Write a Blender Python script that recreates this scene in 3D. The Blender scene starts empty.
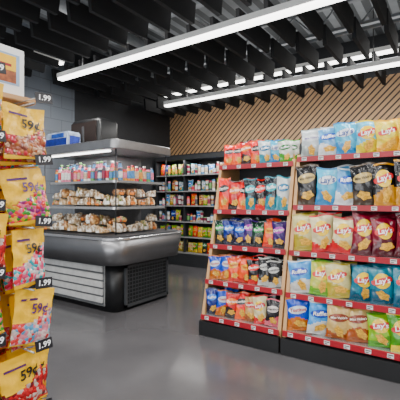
import bpy, bmesh, math, random
from mathutils import Vector
random.seed(7)
S=bpy.context.scene
COL=S.collection
def lin(c):
    return tuple(((v/255)/12.92 if v/255<=.04045 else ((v/255+.055)/1.055)**2.4) for v in c)+(1,)
MC={}
def mat(name,c,rough=.5,metal=0,emis=0,var=.12,scale=12,coat=0,bump=0):
    if name in MC: return MC[name]
    m=bpy.data.materials.new(name); m.use_nodes=True
    nt=m.node_tree; b=nt.nodes['Principled BSDF']
    b.inputs['Roughness'].default_value=rough; b.inputs['Metallic'].default_value=metal
    b.inputs['Coat Weight'].default_value=coat
    col=lin(c)
    tc=nt.nodes.new('ShaderNodeTexCoord'); nz=nt.nodes.new('ShaderNodeTexNoise')
    nz.inputs['Scale'].default_value=scale; nz.inputs['Detail'].default_value=3
    nt.links.new(tc.outputs['Object'],nz.inputs['Vector'])
    r=nt.nodes.new('ShaderNodeValToRGB')
    r.color_ramp.elements[0].color=tuple(v*(1-var) for v in col[:3])+(1,)
    r.color_ramp.elements[1].color=tuple(min(1,v*(1+var)) for v in col[:3])+(1,)
    r.color_ramp.elements[0].position=.3; r.color_ramp.elements[1].position=.7
    nt.links.new(nz.outputs['Fac'],r.inputs['Fac']); nt.links.new(r.outputs['Color'],b.inputs['Base Color'])
    if bump:
        bp=nt.nodes.new('ShaderNodeBump'); bp.inputs['Strength'].default_value=bump; bp.inputs['Distance'].default_value=.01
        nt.links.new(nz.outputs['Fac'],bp.inputs['Height']); nt.links.new(bp.outputs['Normal'],b.inputs['Normal'])
    if emis:
        b.inputs['Emission Color'].default_value=col; b.inputs['Emission Strength'].default_value=emis
    MC[name]=m; return m
def vivid(c,s=1.5,g=.88):
    l=.3*c[0]+.59*c[1]+.11*c[2]
    return tuple(max(0,min(255,(l+(v-l)*s)*g)) for v in c)
def tag(o,label=None,cat=None,group=None,kind=None):
    if label:o['label']=label
    if cat:o['category']=cat
    if group:o['group']=group
    if kind:o['kind']=kind
def empty(name,loc,label=None,cat=None,group=None):
    o=bpy.data.objects.new(name,None); o.location=loc; o.empty_display_size=.1; COL.objects.link(o); tag(o,label,cat,group); return o
def wl(o):
    v=Vector(o.location)
    p=o.parent
    while p: v+=p.location; p=p.parent
    return v
def obj(name,me,loc,parent=None,**k):
    o=bpy.data.objects.new(name,me)
    COL.objects.link(o)
    if parent: o.parent=parent; o.location=Vector(loc)-wl(parent)
    else: o.location=loc
    tag(o,**k); return o
def mesh(name,v,f,mats,mi=None,smooth=False):
    me=bpy.data.meshes.new(name); me.from_pydata(v,[],f)
    for m in mats: me.materials.append(m)
    if mi:
        for p,i in zip(me.polygons,mi): p.material_index=i
    if smooth:
        for p in me.polygons: p.use_smooth=True
    me.validate(); me.update(); return me
def boxes(name,bl,mats,parent=None,bevel=0,**k):
    x0=min(b[0] for b in bl);x1=max(b[1] for b in bl);y0=min(b[2] for b in bl);y1=max(b[3] for b in bl);z0=min(b[4] for b in bl)
    c=Vector(((x0+x1)/2,(y0+y1)/2,z0))
    bm=bmesh.new()
    for b in bl:
        vs=[bm.verts.new(Vector((x,y,z))-c) for z in (b[4],b[5]) for y in (b[2],b[3]) for x in (b[0],b[1])]
        fs=[(0,2,3,1),(4,5,7,6),(0,1,5,4),(2,6,7,3),(0,4,6,2),(1,3,7,5)]
        for f in fs:
            fc=bm.faces.new([vs[i] for i in f]); fc.material_index=b[6] if len(b)>6 else 0
    if bevel: bmesh.ops.bevel(bm,geom=bm.edges[:],offset=bevel,segments=2,affect='EDGES')
    me=bpy.data.meshes.new(name); bm.to_mesh(me); bm.free()
    for m in (mats if isinstance(mats,list) else [mats]): me.materials.append(m)
    return obj(name,me,c,parent,**k)
def loft(name,x0,x1,y0,y1,prof,r,mats,parent=None,n=8,flat=False,**k):
    v=[];f=[]
    cx,cy=(x0+x1)/2,(y0+y1)/2; zb=prof[0][1]
    N=4*(n+1)
    for off,z in prof:
        X0,X1,Y0,Y1=x0-off-cx,x1+off-cx,y0-off-cy,y1+off-cy; R=max(.005,r+off)
        for (ax,ay,a0) in ((X1-R,Y1-R,0),(X0+R,Y1-R,90),(X0+R,Y0+R,180),(X1-R,Y0+R,270)):
            for i in range(n+1):
                a=math.radians(a0+90*i/n); v.append((ax+R*math.cos(a),ay+R*math.sin(a),z-zb))
    for j in range(len(prof)-1):
        for i in range(N): f.append((j*N+i,j*N+(i+1)%N,(j+1)*N+(i+1)%N,(j+1)*N+i))
    f.append(tuple(reversed(range(N)))); f.append(tuple((len(prof)-1)*N+i for i in range(N)))
    me=mesh(name,v,f,mats if isinstance(mats,list) else [mats])
    for p in me.polygons: p.use_smooth=(len(p.vertices)==4 and not flat)
    return obj(name,me,(cx,cy,zb),parent,**k)
TC={}
def text_geo(body,size,shear=0):
    key=(body,size,shear)
    if key in TC: return TC[key]
    cu=bpy.data.curves.new('t','FONT'); cu.body=body; cu.size=size; cu.align_x='CENTER'; cu.align_y='CENTER'; cu.shear=shear; cu.offset=size*.022
    cu.resolution_u=3
    o=bpy.data.objects.new('t',cu); COL.objects.link(o)
    dg=bpy.context.evaluated_depsgraph_get(); dg.update()
    me=bpy.data.meshes.new_from_object(o.evaluated_get(dg))
    r=([(a.co.x,a.co.y) for a in me.vertices],[tuple(p.vertices) for p in me.polygons])
    bpy.data.objects.remove(o); bpy.data.curves.remove(cu); bpy.data.meshes.remove(me)
    TC[key]=r; return r

# ---------------- materials
black=mat('black_paint',(14,15,17),.42,var=.2)
dark=mat('dark_paint',(38,40,44),.6)
baffle=mat('baffle_felt',(13,14,17),.8,var=.2)
deckm=mat('deck_paint',(128,132,136),.6,var=.25,scale=2)
wood=mat('light_wood',(196,152,102),.5,var=.1)
steel=mat('brushed_steel',(132,132,134),.33,.85,var=.1,scale=3)
chrome=mat('pale_steel',(190,190,190),.25,.7,var=.05)
white=mat('white_plastic',(225,225,222),.4,var=.03)
red=mat('red_strip',(160,4,30),.4,var=.05)
ink=mat('dark_ink',(18,14,22),.5,var=.02)
lampm=mat('lamp_diffuser',(255,253,248),.4,emis=7,var=.01)
wirem=mat('zinc_wire',(170,172,175),.35,.8)
glass=bpy.data.materials.new('clear_glass'); glass.use_nodes=True
nt=glass.node_tree; nt.nodes.clear()
o_=nt.nodes.new('ShaderNodeOutputMaterial'); mx=nt.nodes.new('ShaderNodeMixShader'); tr=nt.nodes.new('ShaderNodeBsdfTransparent'); gl=nt.nodes.new('ShaderNodeBsdfGlossy')
gl.inputs['Roughness'].default_value=.03; fr=nt.nodes.new('ShaderNodeLayerWeight'); fr.inputs['Blend'].default_value=.12
nt.links.new(fr.outputs['Facing'],mx.inputs[0]); nt.links.new(tr.outputs[0],mx.inputs[1]); nt.links.new(gl.outputs[0],mx.inputs[2]); nt.links.new(mx.outputs[0],o_.inputs[0])

def stripes(name,c1,c2,axis,scale,duty,rough=.6,bump=.5):
    m=bpy.data.materials.new(name); m.use_nodes=True; nt=m.node_tree; b=nt.nodes['Principled BSDF']
    b.inputs['Roughness'].default_value=rough
    tc=nt.nodes.new('ShaderNodeTexCoord'); sx=nt.nodes.new('ShaderNodeSeparateXYZ')
    nt.links.new(tc.outputs['Object'],sx.inputs[0])
    def ma(op,a,bv=None):
        n=nt.nodes.new('ShaderNodeMath'); n.operation=op
        if isinstance(a,float): n.inputs[0].default_value=a
        else: nt.links.new(a,n.inputs[0])
        if bv is not None:
            if isinstance(bv,float): n.inputs[1].default_value=bv
            else: nt.links.new(bv,n.inputs[1])
        return n.outputs[0]
    if axis=='diag2': s=ma('SUBTRACT',sx.outputs['X'],sx.outputs['Z'])
    else: s=sx.outputs[axis]
    fr=ma('FRACT',ma('MULTIPLY',ma('ADD',s,100.0),float(scale)))
    msk=ma('GREATER_THAN',fr,float(duty))
    nz=nt.nodes.new('ShaderNodeTexNoise'); nz.inputs['Scale'].default_value=6; nt.links.new(tc.outputs['Object'],nz.inputs['Vector'])
    mix=nt.nodes.new('ShaderNodeMix'); mix.data_type='RGBA'
    mix.inputs['A'].default_value=lin(c1); mix.inputs['B'].default_value=lin(c2); nt.links.new(msk,mix.inputs['Factor'])
    m2=nt.nodes.new('ShaderNodeMix'); m2.data_type='RGBA'; m2.blend_type='MULTIPLY'; m2.inputs['Factor'].default_value=.3
    nt.links.new(mix.outputs['Result'],m2.inputs['A']); nt.links.new(nz.outputs['Fac'],m2.inputs['B'])
    nt.links.new(m2.outputs['Result'],b.inputs['Base Color'])
    bp=nt.nodes.new('ShaderNodeBump'); bp.inputs['Strength'].default_value=bump; bp.inputs['Distance'].default_value=.02; bp.invert=True
    nt.links.new(msk,bp.inputs['Height']); nt.links.new(bp.outputs['Normal'],b.inputs['Normal'])
    return m
slatwall=stripes('diagonal_wood_slats',(192,152,108),(52,38,28),'diag2',9,.68)
deckr=stripes('ribbed_steel_deck',(135,140,144),(75,79,82),'X',5,.5)
bw=bpy.data.materials.new('grey_block'); bw.use_nodes=True; nt=bw.node_tree; b=nt.nodes['Principled BSDF']
tc=nt.nodes.new('ShaderNodeTexCoord'); br=nt.nodes.new('ShaderNodeTexBrick')
sx=nt.nodes.new('ShaderNodeSeparateXYZ'); cx=nt.nodes.new('ShaderNodeCombineXYZ')
nt.links.new(tc.outputs['Object'],sx.inputs[0]); nt.links.new(sx.outputs['Y'],cx.inputs['X']); nt.links.new(sx.outputs['Z'],cx.inputs['Y']); nt.links.new(cx.outputs[0],br.inputs['Vector'])
br.inputs['Scale'].default_value=1; br.inputs['Brick Width'].default_value=.4; br.inputs['Row Height'].default_value=.2; br.inputs['Mortar Size'].default_value=.006
br.inputs['Color1'].default_value=lin((118,125,134)); br.inputs['Color2'].default_value=lin((112,119,128)); br.inputs['Mortar'].default_value=lin((96,102,110))
nt.links.new(br.outputs['Color'],b.inputs['Base Color']); b.inputs['Roughness'].default_value=.7

fm=bpy.data.materials.new('polished_concrete'); fm.use_nodes=True; nt=fm.node_tree; b=nt.nodes['Principled BSDF']
tc=nt.nodes.new('ShaderNodeTexCoord'); n1=nt.nodes.new('ShaderNodeTexNoise'); n1.inputs['Scale'].default_value=1.2; n1.inputs['Detail'].default_value=6
n2=nt.nodes.new('ShaderNodeTexNoise'); n2.inputs['Scale'].default_value=120
rp=nt.nodes.new('ShaderNodeValToRGB'); rp.color_ramp.elements[0].position=.3; rp.color_ramp.elements[1].position=.7
rp.color_ramp.elements[0].color=lin((72,71,73)); rp.color_ramp.elements[1].color=lin((90,88,90))
nt.links.new(tc.outputs['Object'],n1.inputs['Vector']); nt.links.new(tc.outputs['Object'],n2.inputs['Vector'])
mm=nt.nodes.new('ShaderNodeMix'); mm.data_type='RGBA'; mm.blend_type='MULTIPLY'; mm.inputs['Factor'].default_value=.15
nt.links.new(n1.outputs['Fac'],rp.inputs['Fac']); nt.links.new(rp.outputs['Color'],mm.inputs['A']); nt.links.new(n2.outputs['Fac'],mm.inputs['B'])
nt.links.new(mm.outputs['Result'],b.inputs['Base Color']); b.inputs['Roughness'].default_value=.17
b.inputs['Specular IOR Level'].default_value=.55

# ---------------- room
LX,RX,BY,FY,H=-5.34,3.0,6.6,-2.6,3.95
boxes('floor',[(LX-.1,RX+.1,FY-.1,BY+.1,-.1,0)],fm,kind='structure')
boxes('ceiling',[(LX-.1,RX+.1,FY-.1,BY+.1,H,H+.1)],deckr,kind='structure')
boxes('wall_back',[(LX-.1,RX+.1,BY,BY+.1,0,2.3,1),(LX-.1,RX+.1,BY,BY+.1,2.3,3.28,0),(LX-.1,RX+.1,BY,BY+.1,3.28,H,1)],[slatwall,dark],kind='structure')
boxes('wall_left',[(LX-.1,LX,FY,4.05,0,H,0),(LX-.1,LX,4.05,BY,0,H,1)],[bw,dark],kind='structure')
boxes('wall_right',[(RX,RX+.1,FY,BY,0,H)],mat('grey_wall',(170,170,168),.7),kind='structure')
boxes('wall_front',[(LX-.1,RX+.1,FY-.1,FY,0,.4),(LX-.1,RX+.1,FY-.1,FY,2.8,H),(LX-.1,LX+.3,FY-.1,FY,.4,2.8),(RX-.3,RX+.1,FY-.1,FY,.4,2.8)],MC['grey_wall'],kind='structure')
wf=[]
for i in range(5):
    x=LX+.3+i*(RX-LX-.6)/4; wf.append((x-.03,x+.03,FY-.08,FY-.02,.4,2.8))
boxes('added_window_1',wf,black,kind='structure')  # unseen window frames; opening added behind the camera to let sky light in
boxes('baseboard_left',[(LX,LX+.015,FY,BY,0,.1)],black,kind='structure')
boxes('baseboard_back',[(LX,RX,BY-.015,BY,0,.1)],black,kind='structure')

# ---------------- ceiling baffles: separate blades in aligned rows
for (y0,y1) in ((1.42,2.24),(2.32,3.14),(3.46,4.26),(4.34,5.14),(5.5,6.45)):
    x=-5.1; L=y1-y0; t=.022; hh=.22; rk=.03
    pr=[(rk,0),(L-rk,0),(L,hh),(0,hh)]
    v=[(-t,a,z) for a,z in pr]+[(t,a,z) for a,z in pr]
    f=[(0,3,2,1),(4,5,6,7)]+[(i,(i+1)%4,4+(i+1)%4,4+i) for i in range(4)]
    me=mesh('ceiling_baffle',v,f,[baffle])
    while x<1.4:
        obj('ceiling_baffle',me,(x,y0,3.08),label='black felt blade baffle hanging under the roof deck',cat='ceiling baffle',group='ceiling baffles')
        x+=.32
for y in (1.85,2.7,3.86,4.75,6.0):
    boxes('baffle_rail',[(LX+.02,1.5,y-.02,y+.02,3.301,3.335)],deckm,label='grey steel rail carrying the ceiling baffles',cat='rail',group='baffle rails')
for i,y in enumerate((2.0,3.6,5.2)):
    e=empty('roof_joist',(-2,y,3.6),'painted open-web steel joist below the roof deck','joist','roof joists')
    boxes('chord',[(LX,RX,y-.04,y+.04,3.9,3.949)],deckm,e); boxes('chord',[(LX,RX,y-.04,y+.04,3.55,3.59)],deckm,e)
    v=[];f=[]
    x=LX+.1;k=0
    while x<RX-.4:
        za,zb=(3.59,3.9) if k%2==0 else (3.9,3.59)
        b0=len(v)
        for (xx,zz) in ((x,za),(x+.3,zb)):
            for dx,dy in ((-.012,-.012),(.012,-.012),(.012,.012),(-.012,.012)): v.append((xx+dx+2,dy,zz-3.6))
        for j in range(4): f.append((b0+j,b0+(j+1)%4,b0+4+(j+1)%4,b0+4+j))
        x+=.3;k+=1
    obj('web',mesh('web',v,f,[deckm]),(-2,y,3.6),e)
def cyl(name,p0,p1,r,m,parent=None,n=16,**k):
    p0=Vector(p0);p1=Vector(p1);d=(p1-p0); q=d.to_track_quat('Z','Y'); v=[];f=[]
    for t in (0,d.length):
        for i in range(n):
            a=2*math.pi*i/n; v.append(q@Vector((r*math.cos(a),r*math.sin(a),t)))
    for i in range(n): f.append((i,(i+1)%n,n+(i+1)%n,n+i))
    f.append(tuple(reversed(range(n)))); f.append(tuple(range(n,2*n)))
    me=mesh(name,v,f,[m]); 
    for p in me.polygons: p.use_smooth=len(p.vertices)==4
    return obj(name,me,p0,parent,**k)
duct=mat('galvanised_duct',(160,165,169),.4,.3)
cyl('air_duct',(-4.2,0,3.74),(-4.2,6.5,3.74),.14,duct,label='round galvanised air duct under the roof deck',cat='duct')
cyl('ceiling_pipe',(-3.2,0,3.5),(-3.2,6.5,3.5),.03,duct,label='thin grey pipe under the roof deck',cat='pipe',group='ceiling pipes')
cyl('ceiling_pipe',(-2.6,0,3.5),(-2.6,6.5,3.5),.022,duct,label='thin grey pipe under the roof deck',cat='pipe',group='ceiling pipes')

# ---------------- linear lamps
def area(loc,sx,sy,p,col=(1,.98,.95),rot=(0,0,0),parent=None):
    l=bpy.data.lights.new('lamp_and_fill_light','AREA'); l.shape='RECTANGLE'; l.size=sx; l.size_y=sy; l.energy=p; l.color=col
    o=bpy.data.objects.new('lamp_and_fill_light',l); o.location=loc; o.rotation_euler=rot; COL.objects.link(o)
    if parent: o.parent=parent; o.location=Vector(loc)-wl(parent)
    return o
for y,z,x0,x1,p,up in ((3.3,3.0,-4.68,2.6,155,26),(5.33,3.0,-4.42,2.6,125,26),(5.95,3.40,LX+.4,2.6,45,6),(1.27,3.0,LX+.3,2.6,150,26),(-.76,3.0,LX+.3,2.6,95,10)):
    e=empty('linear_lamp',((x0+x1)/2,y,z),'long white linear ceiling lamp','lamp','linear lamps')
    boxes('housing',[(x0,x1,y-.05,y+.05,z+.03,z+.09)],white,e)
    boxes('diffuser',[(x0+.01,x1-.01,y-.04,y+.04,z,z+.03)],lampm,e)
    for xx in (x0+.5,(x0+x1)/2,x1-.5): cyl('hanger',(xx,y,z+.09),(xx,y,3.949),.006,black,e,8)
    area(((x0+x1)/2,y,z-.01),x1-x0-.1,.07,p,parent=e)
    area(((x0+x1)/2,y,z+.10),x1-x0-.1,.07,up,rot=(math.pi,0,0),parent=e)  # added uplight that brightens the roof deck above the lamp
e=empty('linear_lamp',(-4.47,3.05,3.15),'short white linear ceiling lamp beside the grey wall','lamp','linear lamps')
boxes('housing',[(-4.51,-4.43,2.75,3.2,3.18,3.23)],white,e); boxes('diffuser',[(-4.50,-4.44,2.76,3.19,3.15,3.18)],lampm,e)
cyl('hanger',(-4.47,3.05,3.23),(-4.47,3.05,3.949),.006,black,e,8)

# ---------------- chip bags
def foil(name,c): return mat('foil_'+name,vivid(c),.2,0,var=.14,scale=19,coat=.4,bump=.95)
YL=(250,218,40); RB=(200,20,28); WT=(250,250,250)
D={
'red':((205,16,22),(235,110,15),(25,8,10),'Doritos',(250,245,235),'red tortilla chip bag with dark emblem'),
'crimson':((170,15,22),(30,14,14),(240,150,30),'Doritos',(250,245,235),'crimson chip bag with orange emblem'),
'redblack':((24,18,20),(190,20,26),(200,24,26),'Doritos',(250,245,235),'black and red chip bag'),
'white':((225,232,232),(70,150,165),(30,110,145),'Ruffles',WT,'white chip bag with teal band'),
'aqua':((90,180,210),(40,125,170),(235,240,245),'Lay\'s',(40,70,140),'light aqua chip bag with white emblem'),
'whitegreen':((228,230,222),(80,150,60),(30,105,50),'Ruffles',WT,'white chip bag with green band'),
'blackteal':((20,28,34),(25,115,130),(50,170,180),'Ruffles',WT,'black chip bag with teal band'),
'blackwhite':((22,23,25),(205,205,200),(225,225,220),'Smartfood',(20,20,22),'black chip bag with white emblem'),
'greenblack':((18,52,40),(14,18,20),(40,140,75),'Ruffles',WT,'dark green chip bag'),
'navy':((16,36,105),(16,20,44),(60,130,210),'Ruffles',WT,'navy blue chip bag'),
'purple':((50,24,84),(20,14,26),(160,50,160),'Doritos',(250,245,235),'dark purple chip bag'),
'orange':((230,98,12),(180,50,14),(250,200,50),'Cheetos',(180,30,20),'bright orange cheese snack bag'),
'blue':((25,72,165),(190,120,50),(230,235,240),'Tostitos',(180,30,30),'blue chip bag with white emblem'),
'tan':((205,172,125),(140,84,42),(180,60,40),'Tostitos',(250,245,230),'tan paper-look chip bag'),
'blackpink':((26,22,26),(215,120,135),(235,225,220),'Smartfood',(20,20,22),'black and pink popcorn bag'),
'vickies':((212,218,220),(170,178,176),(238,240,242),"Miss Vickie's",(85,60,140),'white kettle chip bag with purple lettering'),
'skyyellow':((115,190,215),(235,218,60),YL,"Lay's",WT,'pale blue and yellow chip bag'),
'yellow':((250,226,0),(240,190,10),(255,240,130),"Lay's",WT,'yellow potato chip bag with red ribbon emblem'),
'limegreen':((80,140,30),(240,220,50),YL,"Lay's",WT,'green potato chip bag with yellow emblem'),
'black':((20,20,22),(70,60,50),(200,180,130),"Miss Vickie's",(30,25,25),'black kettle chip bag with gold emblem'),
'bluewhite':((110,165,205),(235,238,240),(35,85,165),"Ruffles",WT,'blue and white chip bag'),
'blackgold':((20,18,18),(190,145,45),YL,"Lay's",WT,'black and gold chip bag'),
'cream':((230,220,170),(190,175,80),YL,"Lay's",WT,'cream chip bag with yellow emblem'),
'creamred':((232,222,185),(175,24,40),YL,"Lay's",WT,'cream chip bag with red band'),
'maroon':((100,4,36),(64,3,22),YL,"Lay's",WT,'maroon potato chip bag with yellow emblem'),
'creamgreen':((210,214,115),(120,170,60),YL,"Lay's",WT,'pale yellow-green chip bag'),
'teal':((8,115,132),(6,80,100),YL,"Lay's",WT,'teal potato chip bag with yellow emblem'),
'ltblue':((85,160,218),(235,235,230),(30,70,155),"Ruffles",WT,'light blue chip bag'),
'creambrown':((218,192,138),(150,88,36),(120,56,28),"Miss Vickie's",(250,240,220),'cream and brown kettle chip bag'),
'lime':((150,190,24),(90,150,30),YL,"Lay's",WT,'lime green potato chip bag with yellow emblem'),
}
chipm=mat('printed_chips',(225,165,45),.4,var=.45,scale=60,coat=.3)
ribbon=mat('print_ribbon_red',RB,.3,var=.02)
def thick(u,v,T):
    if v<.045 or v>.955: return .0015
    vv=(v-.045)/.91
    return .0015+T*max(0,(1-abs(u)**2.4))**.62*max(0,math.sin(math.pi*vv))**.5*(1.12-.25*vv)
def bag_mesh(key,w,h,T,vr):
    base,low,emb,tx,tcol,lab=D[key]
    mats=[foil(key,base),foil(key+'_low',low),foil(key+'_emblem',emb),mat('print_%d_%d_%d'%tcol,tcol,.4,var=.02),chipm,ribbon]
    rnd=random.Random(key+str(vr))
    nx,nz=16,22
    ph=[rnd.uniform(0,6.28) for _ in range(8)]
    big=(tx=="Lay's" and key!='aqua')
    def Y(u,v):
        t=thick(u,v,T)
        wr=.006*math.sin(u*8+ph[0]+v*5)*(abs(v-.5)*2)**1.3+.0045*math.sin(v*19+ph[1]+u*4)*abs(u)+.003*math.sin(v*11+u*7+ph[3])
        return t+ (wr if t>.009 else 0)
    def W(v): return w/2*(1-.10*math.sin(math.pi*v)**.7+.018*math.sin(v*15+ph[4]))
    def bend(u,v): return .012*math.sin(u*2.2+ph[5])*max(0,v-.7)/.3 + .003*math.sin(u*6+ph[6])*(1 if v>.94 or v<.05 else 0)
    v=[];f=[];mi=[]
    for side in (-1,1):
        b0=len(v)
        for j in range(nz+1):
            vv=j/nz
            for i in range(nx+1):
                u=-1+2*i/nx
                v.append((u*W(vv),side*Y(u,vv)+bend(u,vv),vv*h+(.006*math.sin(u*3+ph[7]) if j>=nz-1 else 0)))
        for j in range(nz):
            for i in range(nx):
                a=b0+j*(nx+1)+i; q=(a,a+1,a+nx+2,a+nx+1)
                f.append(q if side<0 else tuple(reversed(q)))
                vv=(j+.5)/nz; uu=(i+.5)/nx
                m=0
                if vv<.30+.14*math.sin(uu*3+ph[2]) : m=1
                if vv>.94 or vv<.05: m=1
                mi.append(m)
    def project(pts,faces,m,cz,off,cx_=0):
        b0=len(v)
        for (x,z) in pts:
            x+=cx_
            zz=cz+z; vv=min(.999,max(0,zz/h)); u=max(-1,min(1,x/W(vv)))
            v.append((x,-Y(u,vv)-off+bend(u,vv),zz))
        for q in faces: f.append(tuple(b0+i for i in q)); mi.append(m)
    def disc(rx,rz,cz,m,off,n=20,rot=0,lump=0,sq=1,cx_=0):
        pts=[(0,0)];fc=[]
        R=6
        for r in range(1,R+1):
            for i in range(n):
                a=2*math.pi*i/n; k=r/R*(1+lump*math.sin(a*5))
                x=rx*k*math.copysign(abs(math.cos(a))**sq,math.cos(a));z=rz*k*math.copysign(abs(math.sin(a))**sq,math.sin(a))
                if m==5: z+=rz*.35*math.sin(x/rx*2.6)
                pts.append((x*math.cos(rot)-z*math.sin(rot),x*math.sin(rot)+z*math.cos(rot)))
        for i in range(n): fc.append((0,1+i,1+(i+1)%n))
        for r in range(R-1):
            for i in range(n):
                a=1+r*n; fc.append((a+i,a+n+i,a+n+(i+1)%n,a+(i+1)%n))
        project(pts,fc,m,cz,off,cx_)
    ez=h*(.66 if not big else .63); ex=-w*.04
    if big:
        disc(w*.29,w*.29,ez,2,.003,cx_=ex); disc(w*.37,h*.080,ez,5,.0045,rot=.12,sq=.6,cx_=ex)
    else: disc(w*.37,h*.12,ez,2,.003,rot=.12,cx_=ex)
    disc(w*.25,h*.10,h*.24,4,.003,lump=.16,rot=ph[0],cx_=w*.05*math.sin(ph[3]))
    size=min(w*(.78 if big else .86)/ (len(tx)*.55),h*(.20 if big else .26))
    pts,fc=text_geo(tx,size,.15)
    ro=.12
    pts=[(x*math.cos(ro)-z*math.sin(ro),x*math.sin(ro)+z*math.cos(ro)) for x,z in pts]
    project(pts,fc,3,ez,.0068,ex)
    return mesh('chip_bag',v,f,mats,mi,True)
BM={}
vc=[0]
def put_bag(key,w,h,T,loc,rx,rz,group,sc=1,ry=0):
    vc[0]+=1
    k=(key,w,h,vc[0]%2)
    if k not in BM: BM[k]=bag_mesh(key,w,h,T,vc[0]%2)
    o=obj('chip_bag',BM[k],loc,label=D[key][5]+' standing on shelf',cat='chip bag',group=group)
    o.rotation_euler=(rx,ry,rz); o.scale=(1,1,sc)
    return o

def rack(x0,x1,zs,hs,rows,w,h,T,label):
    e=empty('display_rack',((x0+x1)/2,3.3,0),label,'shelf rack','snack racks')
    backY=3.80
    topz=zs[0]+.03
    def fy(z): return 3.05+.35*(z-.17)/1.52
    for sx in (x0,x1-.03):
        prof=[(3.05,0.0),(backY,0.0),(backY,topz),(fy(topz),topz),(3.05,.17)]
        v=[(0,y-3.05,z) for y,z in prof]+[(.03,y-3.05,z) for y,z in prof]; n=5
        f=[tuple(range(n-1,-1,-1)),tuple(range(n,2*n))]+[(i,(i+1)%n,n+(i+1)%n,n+i) for i in range(n)]
        obj('side_panel',mesh('side_panel',v,[tuple(reversed(q)) for q in f],[wood]),(sx,3.05,0),e)
    boxes('back_panel',[(x0+.03,x1-.03,backY-.03,backY-.005,.0,topz-.03)],dark,e)
    boxes('base',[(x0+.031,x1-.031,3.046,backY-.04,.0,.135),(x0,x1,3.0,3.045,0,.135)],black,e,bevel=.004)
    for ri,z in enumerate(zs):
        y0=fy(z)-.02
        s=boxes('shelf',[(x0+.031,x1-.031,y0,backY-.035,z-.02,z)],chrome,e)
        boxes('price_strip',[(x0+.01,x1-.01,y0-.012,y0-.001,z-.040,z+.006)],red,s)
        n=int((x1-x0)/.15)
        src=None
        for i in range(n):
            xc=x0+.08+i*(x1-x0-.16)/(n-1)
            if src is None: src=boxes('price_label',[(xc-.022,xc+.022,y0-.0155,y0-.0125,z-.033,z-.002,0),(xc-.018,xc+.004,y0-.0165,y0-.0155,z-.028,z-.022,1),(xc-.018,xc+.018,y0-.0165,y0-.0155,z-.015,z-.008,1)],[white,ink],s)
            else:
                o=src.copy(); COL.objects.link(o); o.location.x=src.location.x+(xc-(x0+.08))
        nb=len(rows[ri])
        rnd=random.Random(ri*7+nb)
        for layer in range(2):
            for i,key in enumerate(rows[ri]):
                yaw=.38+rnd.uniform(-.18,.15)
                xc=x0+.035+(x1-x0-.07-w*.9)*i/(nb-1)+w*.45
                yy=y0+.075+layer*.12+rnd.uniform(-.012,.012)
                put_bag(key,w,h,T,(xc,yy,z+.004),-.06+rnd.uniform(-.12,.08),yaw,'bags on snack rack shelf',hs[ri]*rnd.uniform(.90,1.06),rnd.uniform(-.12,.12))
    return e
L=[['red','red','crimson','red','white','aqua','whitegreen'],
   ['red','crimson','red','blackteal','redblack','blackteal','white'],
   ['greenblack','navy','navy','purple','greenblack','orange','purple'],
   ['blue','blue','orange','orange','redblack','blackwhite','blackwhite'],
   ['navy','blue','crimson','red','tan','creamred','blackpink']]
R=[['vickies','bluewhite','aqua','skyyellow','yellow','yellow','yellow'],
   ['black','aqua','bluewhite','black','blackgold','blackgold','black'],
   ['cream','creamred','creamred','maroon','maroon','maroon','maroon'],
   ['ltblue','creamgreen','cream','teal','teal','teal','teal'],
   ['blue','ltblue','creambrown','creambrown','lime','limegreen','lime']]
rack(-2.07,-1.25,[1.655,1.20,.855,.515,.185],[1.0,1.28,1.04,1.03,1.0],L,.142,.24,.028,'snack rack with wooden sides, red price strips and tortilla chip bags')
rack(-1.235,-.02,[1.69,1.25,.853,.50,.19],[1.0,1.22,1.14,1.04,.92],R,.205,.285,.036,'snack rack with wooden sides, red price strips and potato chip bags')

# ---------------- candy stand (faces +X)
def candy_mat(name,cols):
    m=bpy.data.materials.new('candy_'+name); m.use_nodes=True; nt=m.node_tree; b=nt.nodes['Principled BSDF']; b.inputs['Roughness'].default_value=.25; b.inputs['Coat Weight'].default_value=.4
    tc=nt.nodes.new('ShaderNodeTexCoord'); vo=nt.nodes.new('ShaderNodeTexVoronoi'); vo.inputs['Scale'].default_value=95
    sp=nt.nodes.new('ShaderNodeSeparateColor'); rp=nt.nodes.new('ShaderNodeValToRGB'); rp.color_ramp.interpolation='CONSTANT'
    nt.links.new(tc.outputs['Object'],vo.inputs['Vector']); nt.links.new(vo.outputs['Color'],sp.inputs[0]); nt.links.new(sp.outputs[0],rp.inputs['Fac'])
    el=rp.color_ramp.elements
    while len(el)<len(cols): el.new(.5)
    for i,c in enumerate(cols): el[i].position=i/len(cols); el[i].color=lin(vivid(c,1.4,.82))
    nt.links.new(rp.outputs['Color'],b.inputs['Base Color'])
    bp=nt.nodes.new('ShaderNodeBump'); bp.inputs['Strength'].default_value=.8; bp.inputs['Distance'].default_value=.005; bp.invert=True
    nt.links.new(vo.outputs['Distance'],bp.inputs['Height']); nt.links.new(bp.outputs['Normal'],b.inputs['Normal'])
    return m
CM=[candy_mat('nuts',[(150,80,40),(190,120,60),(120,60,35),(200,60,70),(225,185,150)]),
    candy_mat('mixed',[(210,30,50),(235,120,150),(70,150,60),(240,200,60),(140,40,110)]),
    candy_mat('pastel',[(235,110,150),(245,225,230),(70,180,190),(230,60,90),(250,240,240)]),
    candy_mat('gummy',[(240,160,175),(120,180,215),(240,235,230),(220,80,80),(245,215,215)]),
    candy_mat('red',[(200,30,40),(170,20,30),(225,90,80),(120,20,30),(235,210,200)])]
CL=['brown nut','red and green','pink and teal','pink and blue gummy','red berry']
yel=mat('yellow_film',(246,190,0),.38,var=.05,scale=30,bump=.4); wtx=mat('print_white',WT,.4,var=.01); prp=mat('print_purple',(80,30,100),.4,var=.02)
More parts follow.
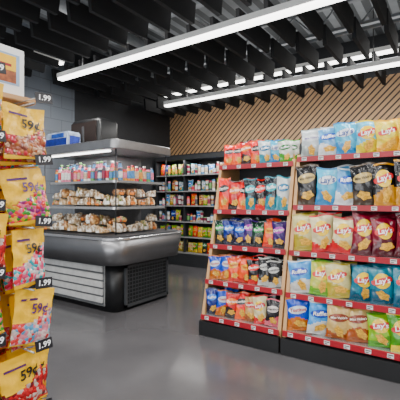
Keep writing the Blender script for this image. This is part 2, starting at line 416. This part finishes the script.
def candy_mesh(k):
    w,h,T=.128,.158,.009
    v=[];f=[];mi=[]; nx,nz=18,22
    rn=random.Random(k+4); ph=[rn.uniform(0,6) for _ in range(6)]
    def W(vv): return w/2*(1-.05*math.sin(math.pi*vv)+.02*math.sin(vv*13+ph[0]))
    def Y(u,vv):
        if vv<.03 : return .001
        if vv>.86: return .001
        q=(vv-.03)/.83
        return .0012+T*max(0,1-abs(u)**3)**.6*max(0,math.sin(math.pi*q))**.5*(1.4-.9*q)+.0022*math.sin(u*8+ph[1])*math.sin(vv*15+ph[2])+.0012*math.sin(u*3+vv*24+ph[5])
    def bd(u,vv): return .008*math.sin(u*3+ph[3])*vv**2
    for side in (-1,1):
        b0=len(v)
        for j in range(nz+1):
            for i in range(nx+1):
                u=-1+2*i/nx; v.append((u*W(j/nz),side*Y(u,j/nz)+bd(u,j/nz),j/nz*h+.004*math.sin(u*2+ph[4])*(j==0)))
        for j in range(nz):
            for i in range(nx):
                a=b0+j*(nx+1)+i; q=(a,a+1,a+nx+2,a+nx+1); f.append(q if side<0 else tuple(reversed(q)))
                vv=(j+.5)/nz; uu=(i+.5)/nx*2-1
                mi.append(1 if (.04<vv<.56-.14*math.cos(uu*1.5+ph[0]*.2)+.06*uu and side<0) else 0)
    def txt(s,size,cx,cz,m,off=.0045):
        pts,fc=text_geo(s,size,.1); b0=len(v)
        for x,z in pts:
            x+=cx;z+=cz; vv=z/h; u=x/W(vv); v.append((x,-Y(u,vv)-off+bd(u,vv),z))
        for q in fc: f.append(tuple(b0+i for i in q)); mi.append(m)
    txt('59¢',.038,.014,h*.64,2)
    b0=len(v)
    for x,z in ((-.048,h*.79),(.01,h*.79),(.01,h*.83),(-.048,h*.83)): v.append((x,-Y(x/W(z/h),.8)-.004+bd(x/W(z/h),z/h),z))
    f.append((b0,b0+1,b0+2,b0+3)); mi.append(3)
    return mesh('candy_bag',v,f,[yel,CM[k],prp if k%2 else ink,prp],mi,True)
CBM=[candy_mesh(k) for k in range(5)]
e=empty('candy_stand',(-1.18,.48,0),'white peg stand with wooden top board hung with yellow candy bags','display stand')
boxes('back_board',[(-1.20,-1.17,.33,.66,.10,1.60)],white,e,bevel=.003)
boxes('base',[(-1.38,-1.02,.33,.66,0,.10)],black,e,bevel=.01)
boxes('top_board',[(-1.20,-1.10,.33,.69,1.60,1.618)],wood,e,bevel=.003)
tg=None
for ci,yc in enumerate((.612,.476,.345)):
    for ri in range(8):
        zt=1.565-ri*.176+(0,.05,.01)[ci]
        k=[0,1,2,3,4,1,2,0][(ri+ci*2)%8]
        cyl('peg',(-1.172,yc,zt+.008),(-.985,yc,zt+.008),.0025,wirem,e,8)
        cyl('peg_arm',(-1.172,yc+.02,zt+.03),(-.98,yc+.02,zt+.03),.002,wirem,e,8)
        pts,fc=text_geo('1.99',.022,.1)
        v=[(-.024,-.001,-.015),(.024,-.001,-.015),(.024,-.001,.015),(-.024,-.001,.015),(-.024,.001,-.015),(.024,.001,-.015),(.024,.001,.015),(-.024,.001,.015)]
        f=[(0,1,2,3),(5,4,7,6),(0,4,5,1),(3,2,6,7),(1,5,6,2),(0,3,7,4)]; mi=[0]*6; b0=8
        if tg is None:
            v+=[(x,-.002,z) for x,z in pts]; f+=[tuple(b0+i for i in q) for q in fc]; mi+=[1]*len(fc)
            tg=mesh('price_tag',v,f,[ink,wtx],mi)
        t=obj('price_tag',tg,(-.976,yc+.024,zt+.026),e); t.rotation_euler=(-.15,random.uniform(-.12,.12),math.radians(80))
        for l in range(4):
            kk=k if l<2 else (k+ri+l)%5
            o=obj('candy_bag',CBM[kk],(-1.010-.036*l,yc+random.uniform(-.010,.010)+l*.008,zt-.150+random.uniform(-.008,.005)-.012*l),label='yellow-topped bag of %s candy hanging on peg'%CL[kk],cat='candy bag',group='candy bags on the peg stand')
            o.rotation_euler=(random.uniform(-.20,-.04),random.uniform(-.17,.17),math.radians(90+random.uniform(-16,22)))
sg=empty('sign',(-1.12,.52,1.618),'thin white sign card with a small snack picture','sign')
brn=mat('print_brown',(150,80,40),.5,var=.4,scale=60)
boxes('card',[(-1.124,-1.12,.37,.662,1.618,1.765)],mat('card_white',(240,240,238),.5,var=.02),sg,bevel=.001)
pic=[(-1.1195,-1.119,.42,.646,1.650,1.744,0)]
for yy in (.435,.505,.575):
    pic+=[(-1.119,-1.1185,yy,yy+.060,1.692,1.738,2),(-1.119,-1.1185,yy,yy+.060,1.656,1.692,1),(-1.1185,-1.118,yy+.01,yy+.045,1.704,1.712,3)]
boxes('picture',pic,[mat('print_pale',(150,175,205),.5),brn,yel,red],sg)

# ---------------- bakery case
ce=empty('bakery_case',(-4.0,3.5,0),'stainless steel and black open display case with curved counter band','display case')
X0,X1,Y0,Y1=-4.75,-3.23,3.0,4.0
loft('plinth',X0,X1,Y0,Y1,[(0,0),(0,.56)],.10,black,ce)
lv=[(X0+.15,X1-.16,Y0-.012,Y0-.001,.06,.54,1)]
for i in range(5):
    z=.10+i*.09; lv.append((X0+.17,X1-.18,Y0-.035,Y0-.012,z,z+.066,0))
boxes('louvre_panel',lv,[mat('pale_louvre',(195,195,193),.35,.2),mat('mid_grey',(90,92,94),.5)],ce,bevel=.003)
gx=X1+.002
gl_=[(gx,gx+.01,Y0+.16,Y1-.1,.06,.52,1)]
for (a,b_,c,d) in ((Y0+.14,Y1-.08,.04,.07),(Y0+.14,Y1-.08,.50,.53),(Y0+.14,Y0+.17,.04,.53),(Y1-.11,Y1-.08,.04,.53)):
    gl_.append((gx,gx+.03,a,b_,c,d,0))
for i in range(9): 
    z=.10+i*.045; gl_.append((gx+.01,gx+.02,Y0+.17,Y1-.11,z,z+.008,0))
for i in range(13):
    y=Y0+.21+i*.05; gl_.append((gx+.01,gx+.02,y,y+.008,.07,.50,0))
boxes('vent_grille',gl_,[mat('grille_grey',(75,77,80),.4,.4),black],ce)
loft('counter_underside',X0,X1,Y0,Y1,[(.02,.558),(.12,.56)],.06,black,ce,flat=True)
loft('counter_band',X0,X1,Y0,Y1,[(.12,.561),(.178,.85)],.06,steel,ce)
loft('counter_rim',X0,X1,Y0,Y1,[(.182,.851),(.182,.872),(.176,.878)],.06,mat('rim_steel',(185,185,187),.25,.8,var=.05),ce,flat=True)
boxes('core_panel',[(-4.6,-3.75,3.5,3.98,.89,1.89)],mat('core_grey',(80,80,82),.5),ce)
for z in (1.21,1.53):
    loft('shelf',X0+.1,X1-.06-(.03 if z>1.4 else 0),Y0+.06+(.03 if z>1.4 else 0),Y1,[(0,z-.022),(0,z+.008)],.06,chrome,ce,flat=True)
for (x,y) in ((X1-.05,Y0+.06),(X1-.05,Y1-.03),(X0+.08,Y0+.06)):
    cyl('post',(x,y,.88),(x,y,1.90),.008,dark,ce,10)
loft('roof',X0+.02,X1-.02,Y0+.02,Y1,[(0,1.895),(.035,1.897),(.04,1.905),(.04,1.995),(.035,2.003),(.03,2.005)],.05,mat('roof_steel',(150,150,152),.28,.85,var=.06),ce,flat=True)
boxes('lamp_strip',[(X0+.1,X1-.2,Y0+.08,Y0+.12,1.88,1.895)],lampm,ce)
boxes('side_glass',[(X1-.035,X1-.029,Y0+.12,Y1-.06,.892,1.18)],glass,ce)
area((-4.0,3.25,1.87),1.3,.06,10,parent=ce)
area((-3.45,3.6,1.87),.06,.6,6,parent=ce)
loft('display_deck',X0,X1,Y0,Y1,[(.13,.873),(.13,.891)],.06,dark,ce,flat=True)
def pack_mesh(seed,w,d,h,cols):
    rnd=random.Random(seed); bm=bmesh.new()
    vs=[bm.verts.new((sx*w/2*k,sy*d/2*k,z)) for z,k in ((0,.85),(.014,1)) for sx,sy in ((-1,-1),(1,-1),(1,1),(-1,1))]
    bm.faces.new(vs[3::-1])
    for i in range(4): bm.faces.new((vs[i],vs[(i+1)%4],vs[4+(i+1)%4],vs[4+i]))
    bm.faces.new(vs[4:8])
    for f in bm.faces: f.material_index=len(cols)-1
    n=rnd.choice([1,2,3])
    for ix in range(n):
        r=bmesh.ops.create_cube(bm,size=2); bmesh.ops.subdivide_edges(bm,edges=list({e for v in r['verts'] for e in v.link_edges}),cuts=5,use_grid_fill=True)
        new=[v for v in bm.verts if v not in vs and not v.tag]
        hw=w*.49/n; cxx=-w/2+w*.01+hw*(2*ix+1); ph=[rnd.uniform(0,6) for _ in range(3)]; tz=rnd.uniform(-.5,.5); tx_=rnd.uniform(-.35,.35)
        m=rnd.randrange(len(cols)-2)
        for v in new:
            c=v.co.copy(); s=c.normalized(); q=c*.55+s*.52
            nz_=1+.06*math.sin(c.x*5+ph[0])+.06*math.sin(c.y*6+c.z*4+ph[1])
            v.co=Vector((cxx+q.x*hw*nz_*.92,q.y*d*.44*nz_,.014+max(0,(q.z*.5+.5)*(1+tz*q.y*.6+tx_*q.x))*h*nz_)); v.tag=True
            for f in v.link_faces: f.material_index=m; f.smooth=True
    q=[bm.verts.new((sx*w*.2,-d*.476-.006,z)) for sx,z in ((-1,h*.30),(1,h*.30),(1,h*.68),(-1,h*.68))]
    fc=bm.faces.new(q); fc.material_index=len(cols)-2
    me=bpy.data.meshes.new('bakery_pack'); bm.to_mesh(me); bm.free()
    for m in cols: me.materials.append(m)
    return me
def mottled(name,ca,cb,cc):
    m=bpy.data.materials.new(name); m.use_nodes=True; nt=m.node_tree; b=nt.nodes['Principled BSDF']; b.inputs['Roughness'].default_value=.3; b.inputs['Coat Weight'].default_value=.8; b.inputs['Coat Roughness'].default_value=.1
    tc=nt.nodes.new('ShaderNodeTexCoord'); nz=nt.nodes.new('ShaderNodeTexNoise'); nz.inputs['Scale'].default_value=30; nz.inputs['Detail'].default_value=4
    rp=nt.nodes.new('ShaderNodeValToRGB'); el=rp.color_ramp.elements; el.new(.5)
    for i,(p,c) in enumerate(((.38,ca),(.5,cb),(.62,cc))): el[i].position=p; el[i].color=lin(c)
    nt.links.new(tc.outputs['Object'],nz.inputs['Vector']); nt.links.new(nz.outputs['Fac'],rp.inputs['Fac']); nt.links.new(rp.outputs['Color'],b.inputs['Base Color'])
    bp=nt.nodes.new('ShaderNodeBump'); bp.inputs['Strength'].default_value=.8; bp.inputs['Distance'].default_value=.01
    nt.links.new(nz.outputs['Fac'],bp.inputs['Height']); nt.links.new(bp.outputs['Normal'],b.inputs['Normal']); return m
crust=mottled('baked_crust',(130,78,38),(176,120,66),(222,180,125))
pale=mottled('pale_pastry',(165,122,76),(205,168,120),(232,212,180))
film=mottled('film_wrap',(140,112,82),(190,168,138),(232,226,214))
grn=mottled('salad_wrap',(80,105,45),(196,178,120),(190,80,55))
dkc=mottled('dark_crust',(80,46,26),(130,82,48),(190,145,100))
lbl=mat('paper_label',(235,232,225),.5,var=.1,scale=60); lb2=mat('orange_label',(225,120,30),.5,var=.1,scale=60)
P=[pack_mesh(1,.17,.15,.075,[crust,film,lbl,black]),pack_mesh(2,.16,.15,.09,[pale,film,lbl,black]),pack_mesh(3,.15,.14,.08,[dkc,crust,lb2,black]),
   pack_mesh(4,.17,.15,.07,[film,pale,lbl,black]),pack_mesh(5,.15,.15,.10,[film,grn,lbl,black]),pack_mesh(6,.17,.14,.09,[crust,pale,lb2,chrome]),
   pack_mesh(7,.13,.15,.10,[film,crust,lbl,chrome]),pack_mesh(8,.14,.15,.06,[grn,film,lb2,black])]
PL=['wrapped golden rolls in a black tray','wrapped pale pastries in a black tray','dark crusted buns with orange label','film-wrapped sandwiches in a black tray','film-wrapped salad wraps in a black tray','mixed rolls in a clear tray','tall film-wrapped sandwich in a clear tray','small film-wrapped salad wraps with orange label']
PH=[.10,.118,.108,.095,.13,.118,.13,.085]
def pastry(k,loc,rz,sc):
    o=obj('bakery_pack',P[k],loc,label=PL[k],cat='bakery pack',group='bakery packs in the display case'); o.rotation_euler=(0,0,rz); o.scale=(sc,sc,sc)
rb=random.Random(11)
def stack(x,y,z,rz,n):
    for i in range(n):
        k=rb.randrange(8); sc=rb.uniform(.86,1.04); pastry(k,(x+rb.uniform(-.01,.01),y+rb.uniform(-.012,.012),z),rz+rb.uniform(-.3,.3),sc); z+=PH[k]*sc
for i in range(7):
    x=-4.56+i*.175
    stack(x,3.06,.893,0,rb.choice([1,1,2])); stack(x,3.25,.893,0,2); stack(x,3.20,1.219,0,rb.choice([1,2,2]))
    if x<-3.9: stack(x,3.38,1.219,0,2)
for i in range(4):
    y=3.22+i*.182
    stack(-3.38,y,.893,math.pi/2,rb.choice([1,2])); stack(-3.41,y,1.219,math.pi/2,2)
def lathe(name,prof,cols,n=12):
    v=[];f=[];mi=[]
    for r,z,_ in prof:
        for i in range(n):
            a=2*math.pi*i/n; v.append((r*math.cos(a),r*math.sin(a),z))
    for j in range(len(prof)-1):
        for i in range(n): f.append((j*n+i,j*n+(i+1)%n,(j+1)*n+(i+1)%n,(j+1)*n+i)); mi.append(prof[j][2])
    f.append(tuple(reversed(range(n)))); mi.append(prof[0][2]); f.append(tuple((len(prof)-1)*n+i for i in range(n))); mi.append(prof[-1][2])
    return mesh(name,v,f,cols,mi,True)
pal=[(195,40,60),(235,235,230),(222,130,155),(80,135,180),(222,155,70),(105,155,90),(140,45,75),(70,70,78),(200,178,150)]
pm=[mat('label_%d'%i,vivid(c,1.15,.9),.35,var=.3,scale=45) for i,c in enumerate(pal)]
names=['red','white','pink','blue','orange','green','burgundy','charcoal','beige']
BT=[lathe('bottle',[(.024,0,1),(.027,.01,1),(.027,.03,0),(.027,.12,1),(.024,.14,1),(.016,.155,1),(.016,.16,2),(.018,.162,2),(.018,.18,2)],[pm[i],pm[(i+1)%9],pm[(i*2+3)%9]]) for i in range(9)]
CP=[lathe('cup',[(.026,0,0),(.029,.03,1),(.034,.085,0),(.036,.09,2),(.036,.10,2)],[pm[i],white if i%2==0 else pm[(i+5)%9],pm[(i+4)%9]]) for i in range(9)]
JR=[lathe('jar',[(.030,0,1),(.033,.008,1),(.033,.03,0),(.033,.10,1),(.03,.112,2),(.031,.115,2),(.031,.135,2)],[pm[i],pm[(i+2)%9],pm[(i*2+5)%9]]) for i in range(9)]
def put(kind,i,loc,g,where,sc=1):
    me,cat={'b':(BT,'bottle'),'c':(CP,'cup'),'j':(JR,'jar')}[kind]
    lab={'b':'%s labelled drink bottle on %s','c':'%s lidded food cup on %s','j':'%s labelled jar on %s'}[kind]
    o=obj(cat,me[i],loc,label=lab%(names[i],where),cat=cat,group=g); o.scale=(1,1,sc)
rnd=random.Random(3)
for i in range(18):
    for r in range(2):
        put(rnd.choice('bjb'),rnd.choice([0,1,2,1,6,8,2,1,3]),(-4.57+i*.068,3.18+r*.075,1.539),'drinks and jars in the display case','the case shelf',rnd.uniform(.95,1.15)+.3*r)
for i in range(9):
    put(rnd.choice('bjb'),rnd.choice([0,1,2,3,4,8]),(-3.40,3.24+i*.072,1.539),'drinks and jars in the display case','the case shelf',rnd.uniform(.9,1.2))
ce2=empty('storage_cabinet',(-4.38,3.66,2.01),'dark brown-black plastic cabinet with rounded top on the bakery case','cabinet')
loft('body',-4.7,-4.08,3.5,3.85,[(0,2.007),(.01,2.03),(.01,2.40),(-.02,2.45)],.05,black,ce2)
boxes('door',[(-4.66,-4.12,3.475,3.489,2.05,2.40)],mat('brown_panel',(44,34,30),.35),ce2,bevel=.004)
boxes('handle',[(-4.40,-4.36,3.455,3.474,2.12,2.34)],steel,ce2,bevel=.004)
cb=empty('drink_carton',(-4.5,3.22,2.007),'blue and white shrink-wrapped drink carton resting on the bakery case','carton')
boxes('box',[(-4.75,-4.26,3.12,3.34,2.007,2.22,0)],mat('carton_white',(175,188,210),.3,coat=.5,bump=.5,var=.5,scale=9),cb,bevel=.02)
boxes('label_band',[(-4.73,-4.28,3.112,3.119,2.04,2.13,0),(-4.6,-4.34,3.112,3.119,2.14,2.195,1),(-4.257,-4.25,3.15,3.31,2.04,2.16,0)],[mat('carton_blue',(10,40,135),.35,var=.4,scale=20),mat('carton_blue2',(25,75,170),.35,var=.4)],cb)

# ---------------- wall cooler at the back
we=empty('wall_cooler',(-3.95,6.3,0),'tall dark open wall cooler with stocked shelves','cooler')
wx0,wx1,wy0,wy1=-5.25,-2.6,5.95,6.56
fr_=mat('cooler_frame',(44,46,49),.45)
boxes('body',[(wx0,wx1,wy1-.04,wy1,.0,2.18,1),(wx0,wx0+.04,wy0+.05,wy1-.04,0,2.18),(wx1-.04,wx1,wy0+.05,wy1-.04,0,2.18),(wx0,wx1,wy0,wy1-.04,0,.24),(wx0+.04,wx1-.04,wy0+.02,wy1-.04,2.10,2.18),(-4.515,-4.485,wy0+.05,wy1-.04,.24,2.10)],[fr_,mat('core_grey',(80,80,82))],we,bevel=.004)
area((-3.9,6.0,2.08),2.4,.05,14,parent=we)  # added fill light to brighten the cooler, has no fixture
for si,z in enumerate((.26,.57,.87,1.19,1.48,1.80)):
    s=boxes('shelf',[(wx0+.041,wx1-.041,wy0+.06,wy1-.041,z-.02,z)],mat('shelf_grey',(130,130,132),.4,.3),we)
    boxes('price_strip',[(wx0+.041,wx1-.041,wy0+.045,wy0+.059,z-.02,z+.002)],mat('strip_grey',(150,150,150),.4),s)
    x=wx0+.10
    while x<-3.5:
        if abs(x+4.50)<.06: x=-4.43
        r=rnd.random(); c=rnd.choice([0,1,2,3,4,5,6,7,8,1,8,1]); W='the wall cooler shelf'; G='goods in the wall cooler'
        if (si in (0,1) and r<.9) or (si>1 and r<.32):
            key=rnd.choice(['lime','yellow','creamgreen','orange','limegreen','lime','whitegreen','greenblack','lime','cream'] if si<2 else ['bluewhite','white','tan','cream','maroon','ltblue','navy','orange','creamgreen'])
            put_bag(key,.122,.215,.026,(x+.035,wy0+.13,z+.004),-.08,rnd.uniform(-.25,.25),'bags in the wall cooler',rnd.uniform(.85,1.12)); x+=.115
        elif r<.55:
            put('b',c,(x,wy0+.11,z+.001),G,W,rnd.uniform(.8,1.25)); x+=rnd.uniform(.060,.07)
        elif r<.8:
            put('j',c,(x,wy0+.11,z+.001),G,W,rnd.uniform(.8,1.6)); x+=rnd.uniform(.07,.08)
        else:
            put('c',c,(x,wy0+.11,z+.001),G,W)
            if rnd.random()<.6: put('c',rnd.randrange(9),(x,wy0+.11,z+.102),G,W)
            x+=.077

# ---------------- world, camera
w=bpy.data.worlds.new('World'); S.world=w; w.use_nodes=True
bg=w.node_tree.nodes['Background']; bg.inputs[0].default_value=(.9,.94,1,1); bg.inputs[1].default_value=1.2
a=area((-1.2,FY-.3,1.7),7.0,2.2,180,(.96,.98,1),(math.radians(90),0,0))  # added area light outside the unseen windows, fills the room from the front
a.name='added_daylight'
cam=bpy.data.cameras.new('camera'); cam.lens=33.9; cam.sensor_width=36; cam.clip_start=.05
c=bpy.data.objects.new('camera',cam); COL.objects.link(c); c.location=(0,0,1.3); c.rotation_euler=(math.radians(90),0,math.radians(34.4))
S.camera=c
